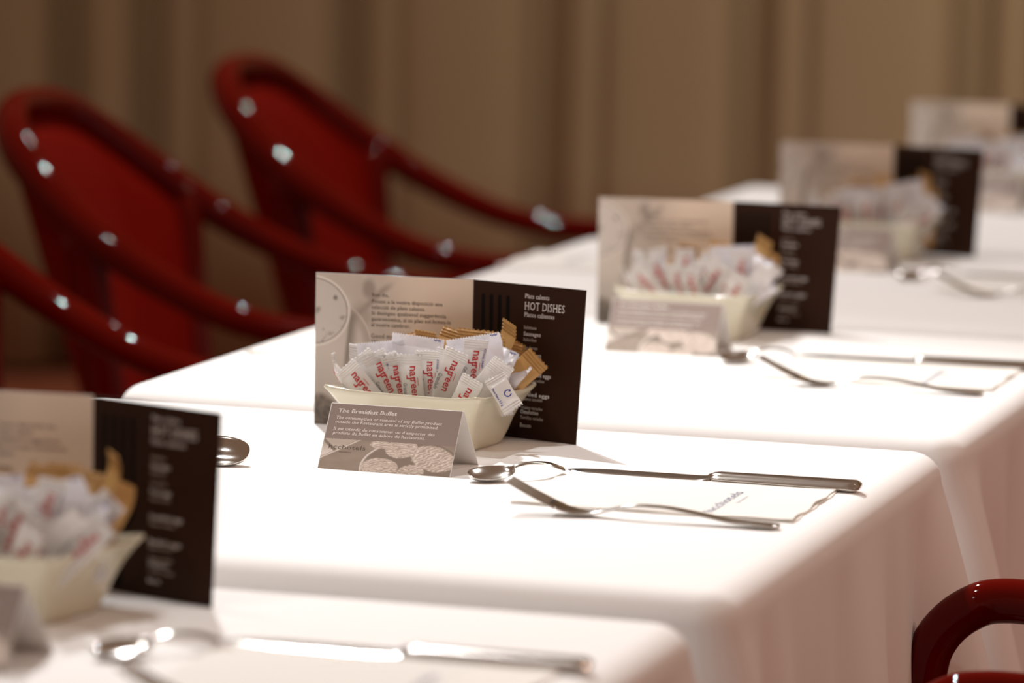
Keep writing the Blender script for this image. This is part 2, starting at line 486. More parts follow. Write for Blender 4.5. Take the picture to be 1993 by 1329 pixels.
TABLE_Y = [-1.015, -0.263, 0.468, 1.196, 1.948]
WHICH = ['table with a brown menu cut by the frame', 'table with the menu in sharp focus', 'table just behind the sharp menu', 'third table in the row going back', 'table at the far end of the row']
TBL = ['blurred front table', 'sharply focused table', 'table behind the focused one', 'second to last table', 'last table']
first = None
for k in range(5):
    t = table_mesh() if first is None else copy_tree(first)
    first = first or t
    t.location = (0, TABLE_Y[k], 0)
    t['label'] = 'square wooden dining table hidden by its cloth, ' + TBL[k]
    t['group'] = 'dining tables in a row'
    c = ob('tablecloth', cloth_mesh(k + 1), None, (0.003, TABLE_Y[k], 0.0))
    md = c.modifiers.new('thickness', 'SOLIDIFY'); md.thickness = 0.0008; md.offset = 1
    tag(c, 'white linen tablecloth draped over the ' + TBL[k], 'tablecloth', 'white tablecloths')

# ------------------------------------------------------------------ CHAIRS
HALF = [(0.02, .25, 0.0), (0.0, .25, .32), (0, .25, .535), (0, .25, .590), (-.0087, .25, .6225), (-.0325, .25, .6463), (-.065, .25, .655), (-.15, .262, .653), (-.25, .262, .668), (-.35, .255, .71), (-.44, .235, .765), (-.52, .185, .83), (-.56, .11, .87), (-.575, 0, .88)]
def chair_proto():
    t = thing('armchair', 'x', 'chair')
    full = HALF + [(x, -y, z) for (x, y, z) in reversed(HALF[:-1])]
    path = catmull(full, 8)
    n = len(path); rad = []
    for i, p in enumerate(path):
        back = max(0, min(1, (p[2] - 0.66) / 0.12)) if p[0] < -0.2 else 0
        low = max(0, min(1, (0.5 - p[2]) / 0.5))
        rad.append((0.0165 + 0.002 * back - 0.003 * low, 0.0170 + 0.0055 * back - 0.003 * low))
    ob('arm_rail', sweep('arm_rail', path, rad, M['lacquer'], 18, up=(1, 0, 0)), t)
    # upholstered curved back: between the rail and the seat
    hoop = [np.array(p) for p in path if p[0] < -0.43 and p[2] > 0.6]
    hoop.sort(key=lambda p: p[1])
    verts, faces = [], []
    K = 14
    m = len(hoop)
    for lay in (0, 1):
        for i, p in enumerate(hoop):
            u = i / (m - 1) * 2 - 1
            bx = np.array([-0.40 - 0.045 * (1 - u * u), u * 0.185, 0.43])
            inward = np.array([-0.30 - p[0], -p[1] * 0.9, 0]); inward /= np.linalg.norm(inward)
            for k in range(K + 1):
                s = k / K
                q = (p - np.array([0, 0, 0.012])) * (1 - s) + bx * s
                q = q + inward * 0.004
                puff = 0.020 * (math.sin(math.pi * min(1, max(0, s)))) ** 0.5 * (1 - u ** 6) ** 0.5 + 0.004
                q = q + inward * (puff if lay == 0 else -0.010)
                verts.append(q)
    def idx(l, i, k): return l * m * (K + 1) + i * (K + 1) + k
    for i in range(m - 1):
        for k in range(K):
            faces.append((idx(0, i, k), idx(0, i, k + 1), idx(0, i + 1, k + 1), idx(0, i + 1, k)))
            faces.append((idx(1, i, k), idx(1, i + 1, k), idx(1, i + 1, k + 1), idx(1, i, k + 1)))
    for i in range(m - 1):
        faces.append((idx(0, i, 0), idx(0, i + 1, 0), idx(1, i + 1, 0), idx(1, i, 0)))
        faces.append((idx(0, i, K), idx(1, i, K), idx(1, i + 1, K), idx(0, i + 1, K)))
    for k in range(K):
        faces.append((idx(0, 0, k), idx(1, 0, k), idx(1, 0, k + 1), idx(0, 0, k + 1)))
        faces.append((idx(0, m - 1, k), idx(0, m - 1, k + 1), idx(1, m - 1, k + 1), idx(1, m - 1, k)))
    ob('backrest', new_mesh('backrest', verts, faces, M['redfab'], True), t)
    # lacquered posts at the edges of the back, running on as rear legs
    for s in (-1, 1):
        e = hoop[0] if s < 0 else hoop[-1]
        pp = catmull([tuple(e), (e[0] * 0.96, s * 0.215, 0.60), (-0.40, s * 0.20, 0.43), (-0.43, s * 0.205, 0.2), (-0.48, s * 0.21, 0.0)], 6)
        ob('rear_leg', sweep('rear_leg', pp, [(0.024, 0.016)] * len(pp), M['lacquer'], 14, up=(0, 1, 0)), t)
    # seat
    bm = bmesh.new(); box(bm, -0.21, 0, 0.425, 0.40, 0.46, 0.075)
    bmesh.ops.bevel(bm, geom=bm.edges[:], offset=0.03, segments=4, affect='EDGES', profile=0.6)
    ob('seat', bm_mesh('seat', bm, M['redfab'], True), t)
    bm = bmesh.new(); box(bm, -0.21, 0, 0.365, 0.40, 0.47, 0.045)
    bmesh.ops.bevel(bm, geom=bm.edges[:], offset=0.012, segments=3, affect='EDGES')
    ob('seat_frame', bm_mesh('seat_frame', bm, M['lacquer'], True), t)
    return t

CH = [(-0.455, 1.53, 8, 'red armchair with a half-hidden back behind the edge of the focused table'),
      (-0.49, 2.30, 6, 'red lacquered armchair whose back rises highest, against the curtain'),
      (-0.45, 0.585, -12, 'red armchair of which only the polished arm enters beside the front menu'),
      (0.366, 0.218, 182, 'red armchair whose curved arm is sharp against the focused tablecloth corner'),
      (0.425, -0.628, 180, 'red armchair whose rail only grazes the bottom edge of the picture')]
CH[0] = (-0.455, 1.53, 8, 'red armchair with a full round back between the two other red armchairs')
cproto = None
for i, (x, y, r, lab) in enumerate(CH):
    c = chair_proto() if cproto is None else copy_tree(cproto)
    cproto = cproto or c
    c.location = (x, y, 0); c.rotation_euler = (0, 0, math.radians(r))
    c['label'] = lab; c['category'] = 'chair'; c['group'] = 'red lacquered armchairs'

# ------------------------------------------------------------------ MENU CARDS
CH_, CL, CR = 0.1215, 0.1285, 0.0995
def quad_slab(name, corners, thick, m):
    """corners: 4 points (x,z) bl, br, tr, tl ; slab between y=0 and y=thick"""
    v = [(x, 0, z) for x, z in corners] + [(x, thick, z) for x, z in corners]
    f = [(0, 1, 2, 3), (7, 6, 5, 4), (0, 4, 5, 1), (1, 5, 6, 2), (2, 6, 7, 3), (3, 7, 4, 0)]
    return new_mesh(name, v, f, m)

SHR = 0.0065 / CH_                # the right leaf leans outwards a little
def menu_meshes():
    d = {}
    d['left'] = quad_slab('left_panel', [(-CL, 0), (0, 0), (0, CH_), (-CL, CH_)], 0.0005, M['card'])
    d['right'] = quad_slab('right_panel', [(0, 0), (CR, 0), (CR + 0.0065, CH_), (0, CH_)], 0.0005, M['choc'])
    d['photo'] = photo_grid('photo_print', CL - 0.0006, CH_ - 0.0006, 170, 150, coffee_photo)
    d['photo'].transform(Matrix.Translation((-CL + 0.0003, -0.00012, 0.0003)))
    T = []
    L0 = -CL + 0.0464
    for s, vv, wd, h in (("Bon dia,", .0170, .0138, .0030), ("Posem a la vostra disposició una", .0222, .0578, .0030), ("selecció de plats calents.", .0268, .0438, .0030),
                         ("Si desitgeu qualsevol suggerència", .0315, .0610, .0030), ("gastronòmica, si us plau sol.liciteu-la", .0362, .0650, .0030), ("al vostre cambrer.", .0408, .0318, .0030),
                         ("Good morning,", .0500, .0300, .0036), ("We offer", .0548, .0200, .0036)):
        T.append(text_geo(s, wd, h, L0 + vv * -0.012, CH_ - vv, 0.008, True))
    v, f = merge(T)
    d['ltext'] = new_mesh('lettering', [(a, -0.0002, b) for a, b in v], f, M['brownink'])
    T = []; R0 = 0.0466
    def rt(s, vv, wd, h, wt, dx=0.0):
        v, f = text_geo(s, wd, h, R0 + dx, CH_ - vv, wt, True)
        T.append((v, f))
    rt("Plats calents", .0105, .0213, .0037, 0.0)
    rt("HOT DISHES", .0195, .0352, .0066, -0.006)
    rt("Platos calientes", .0250, .0266, .0037, 0.0)
    big, small = [], []
    for s, vv, wd, b in (("Salsitxes", .0345, .0112, 0), ("Sausages", .0398, .0152, 1), ("Salsichas", .0440, .0117, 0),
                         ("Ous ferrats", .0503, .0130, 0), ("Fried eggs", .0560, .0165, 1), ("Huevos fritos", .0602, .0160, 0),
                         ("Scrambled eggs", .0716, .0262, 1), ("Huevos revueltos", .0756, .0205, 0),
                         ("Boiled eggs", .0872, .0258, 1), ("Huevos cocción", .0906, .0196, 0),
                         ("Truites variades", .0975, .0200, 0), ("Omelettes", .1012, .0165, 1), ("Tortillas variadas", .1054, .0212, 0), ("Bacon", .1118, .0102, 1)):
        z = CH_ - vv
        (big if b else small).append(text_geo(s, wd, .0032 if b else .0026, R0, z, 0.006 if b else 0.0, True))
    def shear_r(v): return [(a + b * SHR * (a / CR), -0.0002, b) for a, b in v]
    v, f = merge(T + big); d['rtext'] = new_mesh('lettering', shear_r(v), f, M['whiteink'])
    v, f = merge(small); d['rsmall'] = new_mesh('small_lettering', shear_r(v), f, M['creamink'])
    # printed fork silhouette
    V, Fc = [], []
    def bar(x, z0, z1, w):
        b = len(V); n = 8
        ring = [(x - w, z1), (x + w, z1)] + [(x + w * math.cos(a), z0 + w * math.sin(a)) for a in [math.pi * k / n for k in range(n + 1)]]
        for a, b_ in ring: V.append((a, -0.00015, b_))
        Fc.append(tuple(range(b, b + len(ring))))
    for x in (0.0098, 0.0176, 0.0254, 0.0332):
        bar(x, CH_ - 0.0115, CH_ - 0.062, 0.0016)
    b = len(V)
    pr = [(0.0082, 0.0596), (0.0082, 0.050), (0.012, 0.043), (0.018, 0.038), (0.018, 0.004), (0.025, 0.004), (0.025, 0.038), (0.031, 0.043), (0.0348, 0.050), (0.0348, 0.0596)]
    for a, z in pr: V.append((a, -0.00016, z))
    Fc.append(tuple(range(b, b + len(pr))))
    d['fork'] = new_mesh('fork_print', V, Fc, M['gloss_black'])
    return d
MM = menu_meshes()
def menu(x, y, aL, aR, label, proto=[None]):
    """aL, aR: turn of the two leaves (degrees)"""
    if proto[0] is None:
        t = thing('menu_card', label, 'menu', group='folded breakfast menus')
        l = ob('left_panel', MM['left'], t); l['label'] = 'cream leaf with a coffee cup photo and greeting'
        ob('photo_print', MM['photo'], l); ob('lettering', MM['ltext'], l)
        r = ob('right_panel', MM['right'], t); r['label'] = 'chocolate brown leaf listing hot dishes'
        ob('lettering', MM['rtext'], r); ob('small_lettering', MM['rsmall'], r); ob('fork_print', MM['fork'], r)
        proto[0] = t
    else:
        t = copy_tree(proto[0])
    t.location = (x - 0.0015, y + 0.0045, TZ + 0.0004)
    for ch in t.children:
        if ch.name.startswith('left'): ch.rotation_euler = (0, 0, math.radians(aL))
        else: ch.rotation_euler = (0, 0, math.radians(aR))
    t['label'] = label
    return t
TBL_M = ['brown menu reaching out of focus in front, leaf edge cut by the frame', 'sharp folded menu with HOT DISHES on its brown leaf, behind the focused bowl',
         'soft-focus folded menu standing behind the bowl on the table beyond the focused one', 'blurred folded menu on the second to last table', 'very blurred folded menu on the last table, cut by the picture edge']
MENU_POS = [(-0.0136, -0.7285, 4.0, -20.0), (0, 0, 3.6, -17.0), (0.017, 0.755, 11.0, -2.5), (0.0081, 1.517, 6, -8.0), (0.0, 2.262, 4, -10)]
for k, (x, y, a, b) in enumerate(MENU_POS): menu(x, y, a, b, TBL_M[k])

# ------------------------------------------------------------------ TENT CARDS
def tent_meshes():
    d = {}
    Wd = 0.104
    yb, yr, zr = -0.0, 0.030, 0.0452     # front foot, ridge, ridge height
    yk = 0.066
    sl = math.hypot(yr, zr)
    # front leaf in its own plane: x right, z up along the slope, foot at origin ; the leaf object is tilted
    ang = math.atan2(yr, zr)
    d['front'] = quad_slab('front_panel', [(0, 0), (Wd, 0), (Wd - 0.001, sl), (-0.0005, sl)], 0.0004, M['card'])
    sl2 = math.hypot(yk - yr, zr)
    d['back'] = quad_slab('back_panel', [(0, 0), (Wd, 0), (Wd, sl2), (0, sl2)], 0.0004, M['card'])
    H = sl
    d['band'] = new_mesh('taupe_band', [(0.0004, -0.0001, H * 0.465), (Wd - 0.0008, -0.0001, H * 0.465), (Wd - 0.0012, -0.0001, H - 0.0003), (0.0002, -0.0001, H - 0.0003)], [(0, 1, 2, 3)], M['taupe'])
    ph = photo_grid('photo_print', Wd - 0.0010, H * 0.465, 150, 56, pastry_photo)
    ph.transform(Matrix.Translation((0.0004, -0.0001, 0.0)))
    d['photo'] = ph
    T = [text_geo("The Breakfast Buffet", .0464, .0033, .0062, H * (1 - .135), 0.018, False, 0.12)]
    for s, v, w_, x in (("The consumption or removal of any Buffet product", .232, .0833, .0057), ("outside the Restaurant area is strictly prohibited.", .295, .0812, .0057),
                        ("Il est interdit de consommer ou d'emporter des", .402, .0794, .0057), ("produits du Buffet en dehors du Restaurant.", .466, .0725, .0057)):
        T.append(text_geo(s, w_, .00245, x, H * (1 - v), 0.012, True, 0.15))
    v, f = merge(T); d['text'] = new_mesh('lettering', [(a, -0.0002, b) for a, b in v], f, M['whiteink'])
    T = [text_geo("hcchotels", .0288, .0036, .0052, H * (1 - .685), -0.004)]
    T.append(text_geo("barcelona", .0095, .0011, .0140, H * (1 - .735), 0.0))
    v, f = merge(T); d['logo'] = new_mesh('logo', [(a, -0.0002, b) for a, b in v], f, M['brownink'])
    d['ang'] = ang; d['ang2'] = math.atan2(yk - yr, zr); d['yk'] = yk
    return d
TM = tent_meshes()
def tent(x, y, rz, label, proto=[None]):
    if proto[0] is None:
        t = thing('tent_card', label, 'sign', group='small tent notices')
        f = ob('front_panel', TM['front'], t, rot=(-TM['ang'], 0, 0))
        f['label'] = 'printed front leaf with a taupe notice above a pastry photo'
        ob('taupe_band', TM['band'], f); ob('photo_print', TM['photo'], f); ob('lettering', TM['text'], f); ob('logo', TM['logo'], f)
        ob('back_panel', TM['back'], t, loc=(0, TM['yk'], 0), rot=(TM['ang2'], 0, 0))
        proto[0] = t
    else: t = copy_tree(proto[0])
    t.location = (x, y, TZ + 0.0006); t.rotation_euler = (0, 0, math.radians(rz))
    t['label'] = label
for k, (x, y, rz) in enumerate(((-0.061, -0.985, -1.5), (-0.0500, -0.2155, -0.5), (-0.0454, 0.5345, 0.6), (-0.055, 1.300, -1), (-0.05, 2.045, 1))):
    tent(x, y, rz, ['blurred tent notice leaning before the bowl on the front table', 'sharp tent notice headed The Breakfast Buffet before the focused bowl', 'soft-focus tent notice before the bowl on the table behind the focused one',
                    'blurred tent notice before the bowl on the second to last table', 'very blurred tent notice before the bowl on the last table'][k])

# ------------------------------------------------------------------ BOWLS
def rrect(hx, hy, r, n=6, sharp=2.6):
    out = []
    for (sx, sy, a0) in ((1, 1, 0), (-1, 1, 90), (-1, -1, 180), (1, -1, 270)):
        for k in range(n + 1):
            a = math.radians(a0 + 90 * k / n)
            out.append((sx * (hx - r) + r * math.cos(a), sy * (hy - r) + r * math.sin(a)))
    # extra points along the sides
    full = []
    for i in range(len(out)):
        p, q = out[i], out[(i + 1) % len(out)]
        full.append(p)
        if math.hypot(p[0] - q[0], p[1] - q[1]) > 0.02:
            for k in range(1, 8): full.append((p[0] + (q[0] - p[0]) * k / 8, p[1] + (q[1] - p[1]) * k / 8))
    return full
def bowl_mesh():
    HX, HY, HB = 0.0655, 0.052, 0.043
    # (half x, half y, corner r, z)
    prof = [(0.036, 0.022, 0.010, 0.0035), (0.044, 0.029, 0.010, 0.0), (0.0475, 0.032, 0.010, 0.0), (0.0495, 0.0335, 0.010, 0.003), (0.0520, 0.0370, 0.009, 0.010), (0.0545, 0.0405, 0.008, 0.020),
            (0.0585, 0.0447, 0.006, 0.031), (0.0628, 0.0492, 0.005, 0.0385), (HX, HY, 0.0045, HB - 0.0008), (HX - 0.0006, HY - 0.0006, 0.0045, HB + 0.0009), (HX - 0.0028, HY - 0.0028, 0.004, HB + 0.0006),
            (0.0600, 0.0465, 0.005, 0.0385), (0.0555, 0.0415, 0.006, 0.030), (0.0530, 0.036, 0.009, 0.018), (0.049, 0.033, 0.010, 0.0085), (0.044, 0.028, 0.010, 0.006), (0.02, 0.012, 0.006, 0.0055)]
    verts, faces, rings = [], [], []
    for hx, hy, r, z in prof:
        ring = []
        for (x, y) in rrect(hx, hy, r):
            # corners lift very slightly
            k = (abs(x) / hx) ** 6 * (abs(y) / hy) ** 6
            ring.append(len(verts)); verts.append((x * (1 + 0.035 * k * z / HB), y * (1 + 0.035 * k * z / HB), z + 0.0035 * k * (z / HB) ** 2))
        rings.append(ring)
    n = len(rings[0])
    for r in rings: assert len(r) == n or True
    for a, b in zip(rings[:-1], rings[1:]):
        if len(a) != len(b): raise RuntimeError('ring')
        for i in range(n): faces.append((a[i], a[(i + 1) % n], b[(i + 1) % n], b[i]))
    faces.append(tuple(reversed(rings[0]))); faces.append(tuple(rings[-1]))
    return new_mesh('bowl', verts, faces, M['ceramic'], True)

# fix the number of points on every ring: sides always get 7 extra points
def rrect(hx, hy, r, n=6, **k):
    full = []
    cs = ((1, 1, 0), (-1, 1, 90), (-1, -1, 180), (1, -1, 270))
    for ci, (sx, sy, a0) in enumerate(cs):
        arc = []
        for q in range(n + 1):
            a = math.radians(a0 + 90 * q / n)
            arc.append((sx * (hx - r) + r * math.cos(a), sy * (hy - r) + r * math.sin(a)))
        full += arc
        sx2, sy2, a2 = cs[(ci + 1) % 4]
        a = math.radians(a2); nxt = (sx2 * (hx - r) + r * math.cos(a), sy2 * (hy - r) + r * math.sin(a))
        p = arc[-1]
        for q in range(1, 8): full.append((p[0] + (nxt[0] - p[0]) * q / 8, p[1] + (nxt[1] - p[1]) * q / 8))
    return full
BOWL = bowl_mesh()

# ------------------------------------------------------------------ SACHETS
def surf(u, v, P, side):
    """u -1..1 across, v 0..1 top to bottom; returns local point, x right, z down from the top edge, front = -y"""
    L, Wd = P['L'], P['W']
    cr = P['crimp']
    body = np.clip((v - cr) / 0.10, 0, 1) * np.clip((1 - cr - v) / 0.10, 0, 1)
    body = np.sin(body * math.pi / 2)
    t = P['T'] * body * np.sqrt(np.clip(1 - u * u, 0, 1)) * (0.75 + 0.5 * vnoise(u * 1.7 + P['seed'], v * 4 + P['seed']))
    narrow = 1 - 0.05 * body
    x = u * Wd / 2 * narrow
    z = -v * L
    # crimp ribs (real relief)
    inc = (v < cr) | (v > 1 - cr)
    rib = np.where(inc, np.sin(v * L / P['pitch'] * 2 * math.pi) * P['amp'], 0)
    if P.get('vert'): rib = np.where(inc, np.sin(u * Wd / 0.0012 * math.pi) * P['amp'] * 0.7, 0)
    y = -side * t + rib
    # crumple
    y = y + P['crump'] * (vnoise(u * 2 + P['seed'] * 3, v * 5) - 0.5) + P['crump'] * 0.5 * np.abs(vnoise(u * 5 + P['seed'] * 5, v * 13 + u * 3) - 0.5)
    # bend, twist and folded-over tip
    y = y + P['bend'] * (v - 0.5) ** 2 * 4 + P['curl'] * np.clip(0.25 - v, 0, 1) ** 2 * 16
    y = y + P['twist'] * u * (0.6 - v)
    x = x + P['sway'] * np.sin(v * 3)
    # pinked edge
    return x, y, z

def sachet_geo(P, side, vlist, nu=13):
    us = np.linspace(-1, 1, nu)
    U, V_ = np.meshgrid(us, vlist)
    Vz = V_.copy()
    x, y, z = surf(U, Vz, P, side)
    tooth = 0.0006 * ((np.arange(nu) % 2) * 2 - 1)
    if vlist[0] == 0: z[0] += tooth
    if vlist[-1] == 1: z[-1] += tooth
    verts = np.stack([x, y, z], -1).reshape(-1, 3)
    n = nu
    f = []
    for j in range(len(vlist) - 1):
        for i in range(n - 1):
            q = (j * n + i, (j + 1) * n + i, (j + 1) * n + i + 1, j * n + i + 1)
            f.append(q if side > 0 else q[::-1])
    return verts, f

def sachet_set(kind, P):
    """returns dict of meshes: pouch, seal (two), lettering..."""
    cr = P['crimp']; out = {}
    mt = {'brand': M['sachet'], 'plain': M['sachet'], 'packet': M['packet'], 'kraft': M['kraft'], 'note': M['sachet']}[kind]
    nr = max(10, int(cr * P['L'] / P['pitch'] * 6)) if not P.get('vert') else 5
    eps = 1e-6
    for nm, vl in (('seal_top', np.linspace(0, cr - eps, nr)), ('pouch', np.linspace(cr, 1 - cr, 14)), ('seal_bottom', np.linspace(1 - cr + eps, 1, nr))):
        nu = 13 if not (P.get('vert') and nm != 'pouch') else 41
        a = sachet_geo(P, 1, vl, nu); b = sachet_geo(P, -1, vl, nu)
        b[0][:, 1] += 0.0002
        v, f = merge([a, b])
        out[nm] = new_mesh(nm, v, f, mt, True)
    def proj(v2, m, nm, off=0.0003):
        # v2: (across x, along-down) in metres -> on the front surface
        u = np.clip(v2[:, 0] / (P['W'] / 2 * 0.95), -0.97, 0.97); v = np.clip(v2[:, 1] / P['L'], 0.01, 0.99)
        x, y, z = surf(u, v, P, 1)
        return np.stack([x, y - off, z], -1)
    def put(nm, geo, m, off=0.0003):
        v, f = merge(geo)
        out[nm] = new_mesh(nm, proj(v, m, nm, off), f, m)
    def down(s, w_, h, across, start, wt=0.0, serif=False):
        # text read downwards, tops to the right: reading -> along, up -> +x
        v, f = text_geo(s, w_, h, 0, 0, wt, serif)
        return np.stack([across + v[:, 1], start + v[:, 0]], -1), f
    st = cr * P['L'] + 0.0006
    if kind == 'brand':
        # lettering with a long-tailed t whose bar runs over the r
        g = [down('na', .0076, .0063, -0.0006, st, 0.016), down('t', .0030, .0054, -0.0006, st + .0077, 0.022), down('reen', .0146, .0063, -0.0006, st + .0104, 0.016)]
        q = lambda a, b, c, d: (np.array([[a, c], [b, c], [b, d], [a, d]]), [(0, 1, 2, 3)])
        g.append(q(0.0051, 0.0055, st + .0084, st + .0150))           # thin overline
        g.append(q(-0.0034, -0.0002, st + .0087, st + .0099))         # tail of the t
        g.append(q(-0.0040, -0.0030, st + .0068, st + .0099))
        put('lettering', g, M['redink'])
        put('small_lettering', [down('Granulado', .0135, .0034, -0.0072, st + .0130, 0.0, True)], M['blackink'])
    if kind == 'note':
        st2 = P['L'] * (1 - cr) - 0.0165
        put('small_lettering', [down('Peso Neto 3,5 g', .0150, .0017, -0.0060, st2, 0.02)], M['blueink'])
        n = 22; V, Fc = [], []
        for i in range(n):
            a = math.radians(30 + 290 * i / (n - 1))
            for r in (0.0021, 0.0029): V.append((0.003 + r * math.cos(a), st2 + 0.009 + r * math.sin(a)))
        for i in range(n - 1): Fc.append((2 * i, 2 * i + 1, 2 * i + 3, 2 * i + 2))
        b = len(V); a = math.radians(325)
        V += [(0.003 + 0.0012 * math.cos(a), st2 + 0.009 + 0.0012 * math.sin(a)), (0.003 + 0.0040 * math.cos(a), st2 + 0.009 + 0.0040 * math.sin(a)), (0.003 + 0.0026 * math.cos(a + .55), st2 + 0.009 + 0.0026 * math.sin(a + .55))]
        Fc.append((b, b + 1, b + 2))
        put('recycling_mark', [(np.array(V), Fc)], M['blueink'])
    if kind == 'packet':
        q = lambda a, b, c, d: (np.array([[a, c], [b, c], [b, d], [a, d]]), [(0, 1, 2, 3)])
        w2 = P['W'] / 2
        put('blue_mark', [q(w2 - 0.0085 + 0.0011 * i, w2 - 0.0077 + 0.0011 * i, 0.0007, 0.0017 + 0.0004 * (i % 2)) for i in range(5)], M['blueink'])
    if kind == 'stamped' or P.get('stamp'):
        put('stamp', [down('CONS. PREF.', .0150, .0014, P['W'] / 2 - 0.0026, st - 0.002, 0.02)], M['blueink'])
    return out

def PP(**k):
    d = dict(L=0.062, W=0.0185, T=0.0022, crimp=0.125, pitch=0.0019, amp=0.00032, seed=1.0, crump=0.0012, bend=0.0, curl=0.0, twist=0.0, sway=0.0)
    d.update(k); return d
SETS = {
    'brandA': sachet_set('brand', PP(seed=1.3)),
    'brandB': sachet_set('brand', PP(seed=2.7, bend=0.003, twist=0.003, stamp=1)),
    'brandC': sachet_set('brand', PP(seed=5.1, curl=0.003, twist=-0.004)),
    'brandD': sachet_set('brand', PP(seed=7.7, bend=-0.003, sway=0.001, twist=0.002, stamp=1)),
    'plainA': sachet_set('plain', PP(seed=3.3, twist=0.004, crimp=0.2)),
    'plainB': sachet_set('plain', PP(seed=4.4, curl=-0.006, W=0.021)),
    'note': sachet_set('note', PP(seed=6.6, L=0.030, W=0.0165, crimp=0.17, bend=0.004, twist=0.004)),
    'packetA': sachet_set('packet', PP(seed=8.1, W=0.043, L=0.064, T=0.003, crimp=0.12, vert=1, amp=0.0002, crump=0.004, curl=-0.004)),
    'packetB': sachet_set('packet', PP(seed=9.4, W=0.040, L=0.064, T=0.003, crimp=0.13, vert=1, amp=0.0002, crump=0.004, twist=0.006)),
    'packetC': sachet_set('packet', PP(seed=3.9, W=0.024, L=0.062, T=0.002, crimp=0.14, vert=1, amp=0.0002, crump=0.004, twist=-0.006, curl=0.006)),
    'kraftA': sachet_set('kraft', PP(seed=2.2, W=0.021, L=0.066, amp=0.0007, pitch=0.0024, curl=0.004, twist=0.003)),
    'kraftB': sachet_set('kraft', PP(seed=6.3, W=0.021, L=0.066, amp=0.0007, pitch=0.0024, curl=-0.010, twist=-0.004, bend=0.003)),
    'kraftC': sachet_set('kraft', PP(seed=4.8, W=0.020, L=0.066, amp=0.0007, pitch=0.0024, curl=0.012, twist=0.006)),
}
PROTO = {}
NAMES = {'seal_top': 'seal', 'seal_bottom': 'seal'}
def sachet(kind, loc, ang, lean, yaw, label, group):
    if kind not in PROTO:
        fam = 'sugar_stick' if kind.startswith('kraft') else ('sugar_packet' if kind.startswith('packet') else 'sweetener_sachet')
        t = thing(fam, label, 'sachet', group=group)
        for nm, me in SETS[kind].items(): ob(NAMES.get(nm, nm), me, t)
        PROTO[kind] = t
    else: t = copy_tree(PROTO[kind])
    R = Matrix.Rotation(math.radians(-ang), 4, 'Y') @ Matrix.Rotation(math.radians(yaw), 4, 'Z') @ Matrix.Rotation(math.radians(lean), 4, 'X')
    M4 = Matrix.Translation(loc) @ R
    t.matrix_basis = M4
    t['label'] = label; t['group'] = group
    return t

